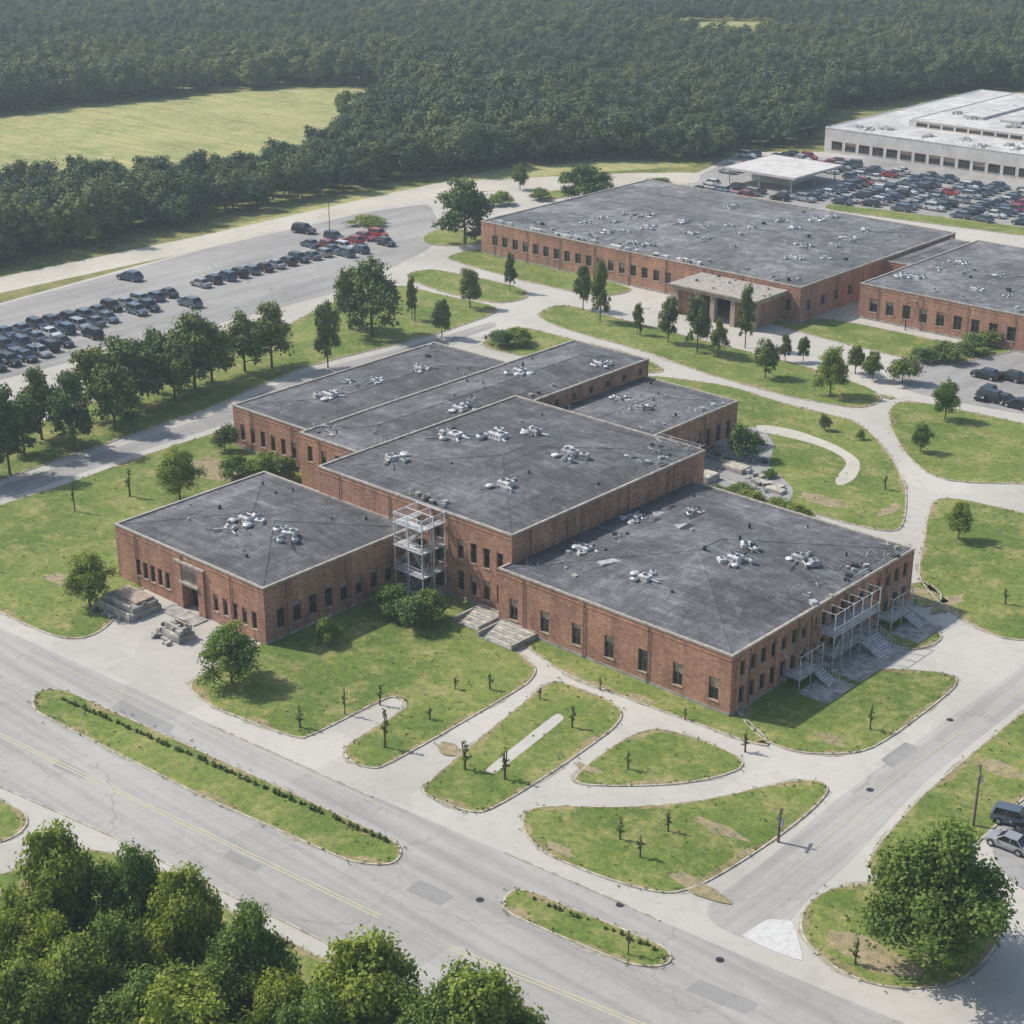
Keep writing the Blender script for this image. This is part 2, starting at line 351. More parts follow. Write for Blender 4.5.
for (px,py,a,b2) in [(885,397,2,1),(60,580,3.2,1.6),(700,888,3,1.2),(922,596,3,1.6),(212,470,6,4),(948,604,1.5,4),(640,700,2,1),(870,955,4,2.4),(300,470,3,2),(450,750,2,1),(560,850,2,.8),(1000,770,3,1.4),(30,900,4,2),(830,740,2,1),(150,530,3,1),(590,770,2,.6),(720,830,3,1),(820,500,4,2),(890,510,1.2,3)]:
    cx,cy=G(px,py); pts=[(cx+a*math.cos(t)*random.uniform(.5,1.3),cy+b2*math.sin(t)*random.uniform(.5,1.3)) for t in [i*math.pi/9 for i in range(18)]]
    sheet('bare_soil',pts,.108,'dirt',3)
def strip(name,pts,w,z,mat):
    mb=MB()
    for a,b in zip(pts[:-1],pts[1:]):
        a=Vector(a);b=Vector(b);d=(b-a).normalized();n=Vector((-d.y,d.x))*w/2
        mb.poly([(*(a-n),z),(*(b-n),z),(*(b+n),z),(*(a+n),z)],mat)
    return mb.obj(name)
def lineG(name,pp,w=.18,off=0,z=.027,mat='yellow'):
    P=[Vector(G(*p)) for p in pp]
    d=(P[-1]-P[0]).normalized(); n=Vector((-d.y,d.x))*off
    strip(name,[tuple(p+n) for p in P],w,z,mat)
for off in(-.2,.2):
    lineG('road_marking',[(-150,662),(0,735),(200,831),(380,917)],off=off,w=.15)
    lineG('road_marking',[(450,948),(640,1024),(800,1090)],off=off,w=.15)
lineG('road_marking',[(20,650),(200,724),(400,814)],w=.1,mat='yellow')
lineG('road_marking',[(800,860),(900,775),(1024,688)],w=.12,z=.031)
M['crosspaint']=m_paintline('white_paint_area',(.56,.56,.55),(.42,.42,.40),.44)
sheet('crossing_paint',[G(*p) for p in [(740,936),(768,919),(793,921),(804,962),(775,952)]],.035,'crosspaint',.3)
# ------------------------------------------------------------------ buildings
def wall(mb,p0,p1,z0,z1,ops,mat='brick',depth=.28,sill=True,mull=True):
    p0=Vector(p0);p1=Vector(p1);Lw=(p1-p0).length;d=(p1-p0)/Lw;n=Vector((d.y,-d.x))
    def P(s,z,o=0): q=p0+d*s+n*o; return (q.x,q.y,z)
    xs=sorted({0,Lw}|{a for o in ops for a in(o[0],o[1])}); zs=sorted({z0,z1}|{a for o in ops for a in(o[2],o[3])})
    for i in range(len(xs)-1):
        for j in range(len(zs)-1):
            cx=(xs[i]+xs[i+1])/2;cz=(zs[j]+zs[j+1])/2
            if any(o[0]<cx<o[1] and o[2]<cz<o[3] for o in ops): continue
            mb.poly([P(xs[i],zs[j]),P(xs[i+1],zs[j]),P(xs[i+1],zs[j+1]),P(xs[i],zs[j+1])],mat)
    def bx(s0,s1,za,zb,o0,o1,k):
        A=[P(s0,za,o0),P(s1,za,o0),P(s1,za,o1),P(s0,za,o1)];B=[(x,y,zb) for x,y,_ in A]
        i=len(mb.v);mb.v+=A+B;q=mb.sl(k)
        for f in ((0,1,2,3),(7,6,5,4),(4,5,1,0),(5,6,2,1),(6,7,3,2),(7,4,0,3)):
            mb.f.append(tuple(i+t for t in f));mb.m.append(q)
    for o in ops:
        a,b,c,e=o[:4]; dd=depth if c>.1 else 1.2
        mb.poly([P(a,c,-dd),P(b,c,-dd),P(b,e,-dd),P(a,e,-dd)],'glass')
        mb.poly([P(a,c),P(a,c,-dd),P(a,e,-dd),P(a,e)],mat)
        mb.poly([P(b,c,-dd),P(b,c),P(b,e),P(b,e,-dd)],mat)
        mb.poly([P(a,c),P(b,c),P(b,c,-dd),P(a,c,-dd)],'stone')
        mb.poly([P(a,e,-dd),P(b,e,-dd),P(b,e),P(a,e)],'stone')
        w=.06; f0=-dd+.004; f1=-dd+.07
        bx(a,a+w,c,e,f0,f1,'frame');bx(b-w,b,c,e,f0,f1,'frame')
        bx(a+w,b-w,c,c+w,f0,f1,'frame');bx(a+w,b-w,e-w,e,f0,f1,'frame')
        zm=c+(e-c)*.62; bx(a+w,b-w,zm,zm+.06,f0,f1,'frame')
        if b-a>1.0: bx((a+b)/2-.03,(a+b)/2+.03,c+w,zm,f0,f1,'frame')
        if random.random()<.4 and c>.3:
            zz=e-(e-c)*random.uniform(.2,.5); mb.poly([P(a+w,zz,f1-.03),P(b-w,zz,f1-.03),P(b-w,e-w,f1-.03),P(a+w,e-w,f1-.03)],'stone')
        if sill and c>z0+.3:
            bx(a-.08,b+.08,c-.12,c-.003,.003,.08,'stone'); bx(a-.06,b+.06,e+.003,e+.16,.003,.03,'brick')
def row(a,b,n,w,zb,zt):
    return [(a+(b-a)*i/max(1,n-1)-w/2,a+(b-a)*i/max(1,n-1)+w/2,zb,zt) for i in range(n)]
ROOFS=[]
def block(mb,x0,x1,y0,y1,h,ops={},rise=1.0,mat='brick',roof='roof',plinth=True,cop='coping',band=True):
    S={'S':((x0,y0),(x1,y0)),'E':((x1,y0),(x1,y1)),'N':((x1,y1),(x0,y1)),'W':((x0,y1),(x0,y0))}
    for k,(a,b) in S.items(): wall(mb,a,b,0,h,ops.get(k,[]),mat)
    t=.26
    mb.box((x0-.08,y0-.08,h),(x1+.08,y0+t,h+.22),cop); mb.box((x0-.08,y1-t,h),(x1+.08,y1+.08,h+.22),cop)
    mb.box((x0-.08,y0+t,h),(x0+t,y1-t,h+.22),cop); mb.box((x1-t,y0+t,h),(x1+.08,y1-t,h+.22),cop)
    if band:
        e=.05
        mb.box((x0-e,y0-e,h-.55),(x1+e,y0-.004,h-.41),'brick'); mb.box((x1+.004,y0-e,h-.55),(x1+e,y1+e,h-.41),'brick')
        for i in range(int((x1-x0)/9)): xx=x0+4+i*9.1; mb.tube((xx,y0-.12,.2),(xx,y0-.12,h-.1),.055,.055,6,'frame')
        for i in range(int((y1-y0)/9)): yy=y0+3.3+i*9.3; mb.tube((x1+.12,yy,.2),(x1+.12,yy,h-.1),.055,.055,6,'frame')
    if plinth:
        e=.06
        dr=[o for o in ops.get('S',[]) if o[2]<.2]
        if not dr: mb.box((x0-e,y0-e,-.05),(x1+e,y0-.004,.4),'concrete')
        mb.box((x1+.004,y0-e,-.05),(x1+e,y1+e,.4),'concrete')
    a0,a1,b0,b1=x0+t,x1-t,y0+t,y1-t; z=h+.02; w=min(a1-a0,b1-b0)/2
    lx=a1-a0>b1-b0
    if lx: r0=(a0+w,(b0+b1)/2,z+rise);r1=(a1-w,(b0+b1)/2,z+rise)
    else: r0=((a0+a1)/2,b0+w,z+rise);r1=((a0+a1)/2,b1-w,z+rise)
    A=(a0,b0,z);B=(a1,b0,z);C=(a1,b1,z);D=(a0,b1,z)
    if lx: fs=[(A,B,r1,r0),(B,C,r1),(C,D,r0,r1),(D,A,r0)]; hips=[(A,r0),(D,r0),(B,r1),(C,r1),(r0,r1)]
    else: fs=[(A,B,r0),(B,C,r1,r0),(C,D,r1),(D,A,r0,r1)]; hips=[(A,r0),(B,r0),(C,r1),(D,r1),(r0,r1)]
    for f in fs: mb.poly(f,roof)
    for a,b in hips: mb.tube(a,b,.06,.06,5,roof,False)
    ROOFS.append((x0,x1,y0,y1,h,rise/w,t))
def roofz(x,y):
    best=0
    for x0,x1,y0,y1,h,s,t in ROOFS:
        if x0<=x<=x1 and y0<=y<=y1:
            best=max(best,h+.02+s*max(0,min(x-x0-t,x1-t-x,y-y0-t,y1-t-y)))
    return best
def hvac(mb,x,y,s=1,seed=0):
    rd=random.Random(seed); z=roofz(x,y)-.12
    def dome(fx,fy,r):
        k=rd.choice(['white','metal','metal'])
        mb.tube((fx,fy,z),(fx,fy,z+.3*s),r*.75,r*.75,14,'concrete')
        prev=(r,z+.3*s)
        for t in (.25,.5,.75,1):
            rr=r*math.cos(t*1.35); zz=z+.3*s+r*.45*math.sin(t*1.35)
            mb.tube((fx,fy,prev[1]),(fx,fy,zz),prev[0],rr,14,k,t==1); prev=(rr,zz)
    def fan(fx,fy,r):
        k=rd.choice(['white','metal'])
        mb.tube((fx,fy,z),(fx,fy,z+.4*s),r*.6,r*.6,12,'metal'); mb.tube((fx,fy,z+.35*s),(fx,fy,z+.55*s),r,r*.9,14,k)
        mb.tube((fx,fy,z+.55*s),(fx,fy,z+.7*s),r*.85,r*.6,14,'metal'); mb.tube((fx,fy,z+.7*s),(fx,fy,z+.72*s),r*.55,r*.55,10,'dark')
    def unit(ux,uy,w,d,h,rot):
        c=(ux,uy); bx=lambda a,b,k:mb.box((ux+a[0],uy+a[1],z+a[2]),(ux+b[0],uy+b[1],z+b[2]),k,rot,c)
        bx((-w/2-.1,-d/2-.1,0),(w/2+.1,d/2+.1,.2),'concrete'); bx((-w/2,-d/2,.2),(w/2,d/2,h),rd.choice(['white','metal']))
        for i in range(5): bx((-w/2-.02,-d/2+.15+i*(d-.3)/5,.4),(-w/2-.003,-d/2+.15+i*(d-.3)/5+.1,h-.2),'dark')
        for i in range(4): bx((-w/2+.15+i*(w-.3)/4,-d/2-.02,.4),(-w/2+.15+i*(w-.3)/4+.12,-d/2-.003,h-.2),'dark')
        for sx in((-.25,.25) if w>1.6*s else (0,)):
            ax,ay=ux+sx*w*math.cos(rot),uy+sx*w*math.sin(rot)
            mb.tube((ax,ay,z+h),(ax,ay,z+h+.12),d*.3,d*.3,14,'metal'); mb.tube((ax,ay,z+h+.121),(ax,ay,z+h+.14),d*.24,d*.24,14,'dark')
    unit(x,y,rd.uniform(1.5,2.2)*s,1.5*s,.85*s,rd.uniform(0,3.1) if rd.random()<.4 else 0)
    if rd.random()<.8:
        a=rd.uniform(0,6.28); unit(x+2.0*s*math.cos(a),y+2.0*s*math.sin(a),1.2*s,1.0*s,.7*s,rd.uniform(0,3))
    for i in range(rd.randint(2,4)):
        a=rd.uniform(0,6.28); r=rd.uniform(1.4,2.4)*s; (dome if rd.random()<.5 else fan)(x+r*math.cos(a),y+r*math.sin(a),rd.uniform(.4,.8)*s)
    for q in range(2):
        a=rd.uniform(0,6.28); dx,dy=math.cos(a)*2.4*s,math.sin(a)*2.4*s
        mb.tube((x,y,z+.4*s),(x+dx,y+dy,z+.4*s),.15*s,.15*s,8,'metal'); mb.tube((x+dx,y+dy,z+.5*s),(x+dx,y+dy,z-.1),.17*s,.17*s,8,'metal')
    for i in range(6):
        a=rd.uniform(0,6.28); r=rd.uniform(1.4,3.2)*s; px,py=x+r*math.cos(a),y+r*math.sin(a); mb.tube((px,py,z),(px,py,z+rd.uniform(.3,.8)),.05,.05,6,'metal')
    a=rd.uniform(0,6.28); mb.tube((x,y,z+.16),(x+4*s*math.cos(a),y+4*s*math.sin(a),z+.16),.06,.06,6,'dark')
def rail(pts,h=.9,post=1.5,mat='metal',r=.03):
    for a,b in zip(pts[:-1],pts[1:]):
        a=Vector(a);b=Vector(b);n=max(1,int((b-a).length/post))
        for i in range(n+1):
            q=a.lerp(b,i/n); mb.tube(q,q+Vector((0,0,h)),r,r,5,mat)
        for z in(.5,1.0): mb.tube(a+Vector((0,0,h*z)),b+Vector((0,0,h*z)),r,r,5,mat)
school=empty('brick_school_building',(-140,150,0))
def part(mb,name,par):
    o=mb.obj(name); o.parent=par
    o.location=(-par.location[0],-par.location[1],-par.location[2]); return o
mb=MB()
door=[(13.2,16.2,0.0,3.6)]
opS=row(4.2,10.0,5,.85,1.5,3.7)+door+row(19.2,26.2,5,.85,1.5,3.7)
block(mb,-167,-138.9,112,136.1,7.1,{'S':opS,'E':row(2.4,22.2,9,1.2,1.4,3.9)},1.3)
x=-167
mb.box((x+12.0,111.7,0),(x+13.2,111.996,6.0),'brick'); mb.box((x+16.2,111.7,0),(x+17.4,111.996,6.0),'brick')
mb.box((x+11.9,111.6,6.0),(x+17.5,111.996,6.25),'coping'); mb.box((x+13.2,111.85,3.6),(x+16.2,111.996,5.9),'stone')
for i in range(5): mb.box((x+13.4+i*.56,111.78,4.1),(x+13.75+i*.56,111.847,5.3),'frame')
mb.box((x+12.9,111.45,3.5),(x+16.5,111.84,3.75),'coping')
mb.box((x+11.5,109.4,-.02),(x+18.0,111.6,.16),'concrete')
part(mb,'entrance_wing',school)
mb=MB()
block(mb,-156,-122.5,136,174,10.7,{'S':[(17.9,19.3,.6,2.8),(17.9,19.3,4.0,6.2),(17.9,19.3,7.2,9.2),(20.9,22.3,.6,2.8),(20.9,22.3,4.0,6.2),(20.9,22.3,7.2,9.2)]+row(25.2,31.6,4,1.0,1.2,3.8)+row(25.2,31.6,4,1.0,5.4,8.0)},1.2)
for y in(146,156,166): mb.box((-122.496,y,7.3),(-122.3,y+.7,10.1),'brick')
part(mb,'central_block',school)
mb=MB(); block(mb,-122.8,-89.6,134,171.5,7.1,{'S':row(2.4,31,7,1.3,1.3,4.0),'E':row(2.0,35.7,18,1.0,.9,2.9)+row(2.0,35.7,18,1.0,4.2,6.0)},1.9)
for i in range(5): mb.box((-89.596,134+2.2+i*7.2-1.4,.4),(-89.35,134+2.2+i*7.2-1.0,6.5),'brick')
part(mb,'east_wing',school)
mb=MB(); block(mb,-171,-155.8,146,205,9,{'S':row(2,13,5,1,5.3,7.6),'E':row(33,57,7,.9,6.9,8.0)},.9); part(mb,'rear_hall',school)
mb=MB(); block(mb,-193,-170.8,152,195,6.4,{'S':row(2.0,20.4,9,1.0,1.4,3.9)},1.0); part(mb,'north_wing',school)
mb=MB(); block(mb,-156.5,-138,173.8,204,6.4,{'E':row(3,28,11,.9,1.2,4.0)},.9); part(mb,'rear_wing',school)
# square open steel stair frame standing in the corner
mb=MB(); X0,X1,Y0,Y1=-137.9,-133.2,131.9,135.8
mb.box((X0+1.9,Y1-.02,0),(X0+2.7,135.99,10.3),'brick')
px_=[X0,(X0+X1)/2,X1]; py_=[Y0,(Y0+Y1)/2,Y1]
for a in px_:
    for b_ in py_:
        if a==px_[1] and b_==py_[1]: continue
        mb.tube((a,b_,0),(a,b_,10.9),.085,.085,6,'white')
lv=[.25,3.45,6.65,9.6]
for k,z in enumerate(lv):
    mb.box((X0-.15,Y0-.15,z-.14),(X1+.15,Y0+1.3,z),'white'); mb.box((X0-.15,Y0+1.3,z-.13),(X0+1.0,Y1,z-.01),'metal'); mb.box((X1-1.0,Y0+1.3,z-.13),(X1+.15,Y1,z-.01),'metal')
    rail([(X0-.1,Y0-.1,z),(X1+.1,Y0-.1,z),(X1+.1,Y1-.1,z)],1.05,.32,'white',.024); rail([(X0-.1,Y1-.1,z),(X0-.1,Y0-.1,z)],1.05,.32,'white',.024)
    if k<3:
        zn=lv[k+1]; ys=Y0+1.7 if k%2 else Y0+2.4; n=16
        for i in range(n):
            t=i/n; u=t if k%2==0 else 1-t; xx=X0+.9+(X1-X0-1.8)*u; mb.box((xx-.15,ys-.5,z+(zn-z)*t),(xx+.15,ys+.5,z+(zn-z)*t+.06),'metal')
        a=(X0+.9,ys-.5,z) if k%2==0 else (X1-.9,ys-.5,z); b_=(X1-.9,ys-.5,zn) if k%2==0 else (X0+.9,ys-.5,zn)
        mb.tube(a,b_,.07,.07,5,'white'); rail([a,b_],1.0,.5,'white',.022)
        mb.tube((X0,Y0,z),(px_[1],Y0,zn-.2),.035,.035,5,'metal') if k%2 else mb.tube((X1,Y0,z),(px_[1],Y0,zn-.2),.035,.035,5,'metal')
        mb.tube((X1,Y0,z),(X1,py_[1],zn-.2),.035,.035,5,'metal')
for b_ in py_: mb.tube((X0,b_,10.85),(X1,b_,10.85),.06,.06,5,'white')
for a in px_: mb.tube((a,Y0,10.85),(a,Y1,10.85),.06,.06,5,'white')
mb.box((X0-.5,Y0-.6,-.02),(X1+.5,Y1,.15),'concrete')
part(mb,'stair_frame',school)
# rooftop plant
mb=MB(); k=0
for h,l in [(10.7,[(455,435),(498,438),(535,434),(393,457),(506,485),(570,455)]),(7.1,[(230,530),(247,523),(290,536),(585,548),(635,515),(692,512),(735,565),(645,580),(745,552),(800,560)]),(6.4,[(350,380),(375,382),(420,370),(330,397),(620,398),(640,408)]),(9,[(460,408),(600,362),(520,372)])]:
    for p_ in l:
        k+=1; x,y=G(p_[0],p_[1],h+.8); hvac(mb,x,y,random.uniform(.9,1.1) if h>9 else random.uniform(.6,.95),k)
rail([(-155.6,138,10.9),(-155.6,152,10.9)],.7); rail([(-122.9,160,10.9),(-122.9,173.6,10.9),(-130,173.6,10.9)],.7)
rail([(-170.6,147,9.2),(-170.6,165,9.2)],.7); rail([(-138.3,190,6.6),(-138.3,203,6.6)],.7); rail([(-89.9,158,7.3),(-89.9,171,7.3)],.7)
def clutter(x0,x1,y0,y1,z,n):
    for i in range(n):
        x=random.uniform(x0,x1);y=random.uniform(y0,y1); a=random.uniform(0,3.14); L_=random.uniform(.5,1.8)
        t=random.random()
        if t<.5: mb.tube((x,y,z+random.uniform(.05,.4)),(x+L_*math.cos(a),y+L_*math.sin(a),z+random.uniform(.05,.6)),.035,.035,5,random.choice(['metal','white','dark']))
        elif t<.8: mb.tube((x,y,z-.1),(x,y,z+random.uniform(.5,1.3)),.035,.025,5,'metal')
        else: mb.box((x,y,z-.1),(x+L_*.5,y+L_*.4,z+random.uniform(.15,.4)),random.choice(['metal','dark','concrete']),a)
clutter(-129,-123,164,173.5,10.9,60); clutter(-94,-90,150,170,7.3,50); clutter(-171,-167,147,151,9.1,30); clutter(-122,-112,136,150,7.5,34); clutter(-141,-138.5,176,203,6.6,24); clutter(-158,-156.5,168,186,9.3,16); clutter(-192,-172,153,194,6.9,26); clutter(-140,-134,136.3,138,10.9,26)
for i in range(80):
    x0,x1,y0,y1,h,s,t=random.choice(ROOFS); x=random.uniform(x0+2,x1-2);y=random.uniform(y0+2,y1-2);z=roofz(x,y); q=random.uniform(.08,.26)
    mb.tube((x,y,z-.1),(x,y,z+random.uniform(.25,.6)),q,q*.8,8,random.choice(['metal','dark','dark','concrete']))
for i in range(8):
    x=random.uniform(-121,-112);y=random.uniform(137,162);z=roofz(x,y)
    mb.box((x,y,z-.05),(x+random.uniform(1,3.0),y+random.uniform(.8,2.4),z+random.uniform(.06,.2)),random.choice(['dark','metal','dark']),random.uniform(0,3))
part(mb,'rooftop_equipment',school)
# fire-escape frames, stairs and landings on the east front
mb=MB()
XW=-89.45
for (y0,w,h,top) in [(143.8,4.5,1.3,4.2),(150.5,9.5,1.5,6.9),(163.2,4.5,1.2,4.2)]:
    nb=max(3,int(w/1.6)+1)
    for z in ([h,4.0] if top>5 else [h]):
        mb.box((XW,y0,z-.1),(XW+2.2,y0+w,z),'metal'); rail([(XW,y0,z),(XW+2.15,y0,z),(XW+2.15,y0+w*(.55 if z==h else 1),z)],1.0,.35,'white',.024); rail([(XW,y0+w,z),(XW+2.15,y0+w,z)],1.0,.35,'white',.024)
    for yy in np.linspace(y0,y0+w,nb):
        mb.tube((XW+2.15,yy,0),(XW+2.15,yy,top),.055,.055,6,'white'); mb.tube((XW+.3,yy,0),(XW+.3,yy,top),.04,.04,6,'metal'); mb.tube((XW+.3,yy,top-.1),(XW+2.15,yy,top-.1),.035,.035,5,'metal')
        mb.tube((XW+.3,yy,.1),(XW+2.15,yy,h),.025,.025,5,'metal')
    mb.tube((XW+2.15,y0,top-.1),(XW+2.15,y0+w,top-.1),.045,.045,6,'white')
    yl=list(np.linspace(y0,y0+w,nb))
    for a,b_ in zip(yl[:-1],yl[1:]): mb.tube((XW+2.15,a,h),(XW+2.15,b_,min(top,4.0)),.025,.025,5,'metal')
    ns=int(h/.17)
    for i in range(ns):
        z=h-.17*(i+1); mb.box((XW+2.3+.32*i,y0+w*.6,z-.05),(XW+2.3+.32*(i+1),y0+w*.95,z),'white')
    for yy in(y0+w*.59,y0+w*.96):
        e=(XW+2.3+.32*ns,yy,.05); mb.tube((XW+2.25,yy,h),e,.06,.06,5,'metal'); rail([(XW+2.25,yy,h),e],1.0,.5,'white',.025)
    if top>5:
        for i in range(13):
            t=i/13; mb.box((XW+.9,y0+.6+4*t,h+2.5*t),(XW+2.0,y0+.95+4*t,h+2.5*t+.05),'metal')
        rail([(XW+2.0,y0+.6,h),(XW+2.0,y0+4.6,4.0)],1.0,.5,'white',.022)
    mb.box((XW+2.3,y0-.6,-.02),(XW+6.2,y0+w+.6,.13),'concrete')
for i in range(30):
    x=random.uniform(-89,-84);y=random.uniform(149,163);a=random.uniform(0,3.1); mb.tube((x,y,.15),(x+math.cos(a),y+math.sin(a),random.uniform(.2,1.0)),.05,.04,5,random.choice(['white','metal']))
part(mb,'east_fire_escape',school)
def steps_obj(cx,cy,w,n,name='concrete_steps'):
    mb=MB()
    for i in range(n):
        t=i*.5
        mb.box((cx-w/2,cy-t-.5,-.02),(cx+w/2,cy-t,.13*(n-i)*.7+.1),'kerb' if i%2 else 'concrete')
    for sx in(-w/2-.25,w/2): mb.box((cx+sx,cy-n*.5,-.02),(cx+sx+.25,cy,.8),'concrete')
    return mb.obj(name)
for (px,py,w) in[(484,619,3.6),(512,636,5)]:
    x,y=G(px,py); steps_obj(x,y+1.5,w,9)
def slabs(cx,cy,w,d,seed):
    mb=MB(); rd=random.Random(seed)
    mb.box((cx-w/2,cy-d/2,-.02),(cx+w/2,cy+d/2,.8),'concrete'); mb.box((cx-w/2+.6,cy-d/2+.8,.8),(cx+w/2-.3,cy+d/2-.2,1.4),'concrete'); mb.box((cx-w/2+1.2,cy-d/2+1.8,1.4),(cx+w/2-.8,cy+d/2-.4,1.75),'stone')
    for z,ins in((.8,.12),(1.4,.75)):
        mb.box((cx-w/2+ins,cy-d/2+ins,z),(cx+w/2-ins,cy-d/2+ins+.25,z+.22),'kerb')
    for i in range(16):
        a=cx+rd.uniform(-.42,.42)*w; b=cy+rd.uniform(-.4,.4)*d; s=rd.uniform(.3,.9); z=1.3 if rd.random()<.6 else .75
        mb.box((a-s*.7,b-s*.4,z-.1),(a+s*.7,b+s*.4,z+rd.uniform(.1,.4)),rd.choice(['concrete','kerb','concrete','dark']),rd.choice([0,.05,1.57,rd.uniform(0,3)]))
    for i in range(9):
        a=cx+rd.uniform(-.5,.5)*w; b=cy-d/2-rd.uniform(.1,.9); s=rd.uniform(.2,.5)
        mb.box((a-s,b-s*.5,-.02),(a+s,b+s*.5,rd.uniform(.2,.5)),rd.choice(['concrete','kerb','dark']),rd.uniform(0,3))
    return mb.obj('stone_terrace')
x,y=G(128,608); slabs(x,y,7.0,4.8,1); x,y=G(176,636); slabs(x,y,4.2,2.4,2)
# ---- far brick building
far=empty('far_brick_building',(-200,290,0))
mb=MB()
block(mb,-246.6,-166,264,322,6.8,{'S':row(4,50,17,1.5,2.2,4.4)+row(64,78,4,1.2,2,4.2),'E':row(3,27,6,1.4,2,4)},1.2,roof='roof2')
block(mb,-160,-95,275,320.3,6.5,{'S':row(3,62,18,1.6,1.6,4.2)},1.0,roof='roof2')
block(mb,-166.3,-159.8,294,319,6.2,{},.3,roof='roof2')
part(mb,'main_block',far)
mb=MB()
mb.box((-188,253.6,5.0),(-169,263.9,5.7),'stone'); mb.box((-188.3,253.3,5.7),(-168.7,263.9,5.95),'coping')
for xx in(-187.6,-182.8,-179.2,-174.6,-170.2): mb.box((xx,254,0),(xx+1.0,255,5.0),'stone')
mb.box((-187.6,255,0),(-184,263.9,5.0),'brick'); mb.box((-174,255,0),(-170,263.9,5),'brick')
mb.box((-184,263.5,0),(-174,263.99,4.6),'glass')
part(mb,'portico',far)
mb=MB()
for i in range(44):
    x=random.uniform(-242,-172) if i<30 else random.uniform(-156,-112); y=random.uniform(268,318) if i<30 else random.uniform(279,316)
    hvac(mb,x,y,random.uniform(.5,.85),100+i)
rail([(-246,264.3,7.0),(-190,264.3,7.0)],.8,2.5); rail([(-166.5,266,7.0),(-166.5,293,7.0)],.8,2.5)
for i in range(30):
    x=random.uniform(-245,-190); mb.box((x,265.0,6.8),(x+random.uniform(.5,1.8),265.8,7.0+random.uniform(.2,.5)),random.choice(['white','metal']))
clutter(-245,-168,265,270,7.1,120); clutter(-200,-168,268,316,7.9,80); clutter(-158,-110,276,300,7.3,60); clutter(-188,-169,254.5,263,6.0,30)
part(mb,'rooftop_equipment',far)
# ---- warehouse
wh=empty('white_warehouse',(-200,440,0)); mb=MB()
block(mb,-254,-120,411,500,6.6,{'S':row(4,128,30,3.4,1.0,3.2),'W':row(4,84,18,3.4,2.8,4.2)},.5,mat='wallwhite',roof='whiteroof',cop='white',band=False,plinth=False)
block(mb,-238,-130,428,490,8.4,{'S':row(4,104,26,3.4,7.0,7.9)},.6,mat='wallwhite',roof='whiteroof',cop='white',band=False,plinth=False)
for i in range(22): hvac(mb,random.uniform(-250,-140),random.uniform(413,424),.8,200+i)
for i in range(26): hvac(mb,random.uniform(-234,-140),random.uniform(430,486),.9,230+i)
for i in range(9): mb.box((-228+i*11,440,8.6),(-222+i*11,478,9.4),'whiteroof')
part(mb,'warehouse_block',wh)
mb=MB(); mb.box((-250,358,3.6),(-229,380,4.2),'wallwhite'); 
for xx in(-249,-240,-230.5):
    for yy in(359,369,379): mb.tube((xx,yy,0),(xx,yy,3.6),.2,.2,8,'metal')
mb.box((-247,366,0),(-236,378,3.4),'wallwhite'); mb.obj('parking_canopy')
mb=MB()
for (px,py,w,d,h) in[(712,448,5,3,1.3),(735,470,4,2.5,.7),(768,486,5,1.4,.5),(745,440,6,.4,.8),(705,480,3,3,1.0),(775,492,3,1.5,.5),(720,462,7,.3,.6),(756,452,.3,5,.6)]:
    x,y=G(px,py); mb.box((x-w/2,y-d/2,0),(x+w/2,y+d/2,h),'concrete'); mb.box((x-w/2+.1,y-d/2+.1,h),(x+w/2-.1,y+d/2-.1,h+.08),'kerb')
for i in range(36):
    x,y=G(random.uniform(700,770),random.uniform(440,495)); s=random.uniform(.2,.7); mb.box((x-s,y-s*.6,0),(x+s,y+s*.6,random.uniform(.25,.7)),random.choice(['concrete','metal','kerb','dark']),random.uniform(0,3))
mb.obj('courtyard_low_walls')
# ------------------------------------------------------------------ vegetation
def leafmesh(name,centers,normals,size,tint,leafmat,woody=None):
    n=len(centers)
    u=np.cross(normals,np.random.normal(size=(n,3))); u/=np.linalg.norm(u,axis=1)[:,None]+1e-9
    v=np.cross(normals,u); s=(size*np.random.uniform(.6,1.35,n))[:,None]; a=s*np.random.uniform(.6,.95,(n,1))
    V=np.stack([centers-u*s,centers-v*a+u*s*.1,centers+u*s,centers+v*a-u*s*.1],1).reshape(-1,3)
    wv=woody.v if woody else []; wf=woody.f if woody else []
    nw=len(wv)
    allv=np.concatenate([np.array(wv).reshape(-1,3),V]) if nw else V
    faces=list(wf)+[tuple(range(nw+4*i,nw+4*i+4)) for i in range(n)]
    me=bpy.data.meshes.new(name); me.from_pydata(allv.tolist(),[],faces)
    me.materials.append(M[leafmat]); me.materials.append(M['bark'])
    me.polygons.foreach_set('material_index',[1]*len(wf)+[0]*n)
    at=me.attributes.new('tint','FLOAT','POINT'); at.data.foreach_set('value',np.concatenate([np.zeros(nw),np.repeat(np.clip(tint,0,1),4)]).astype(np.float32))
    me.update(); return me
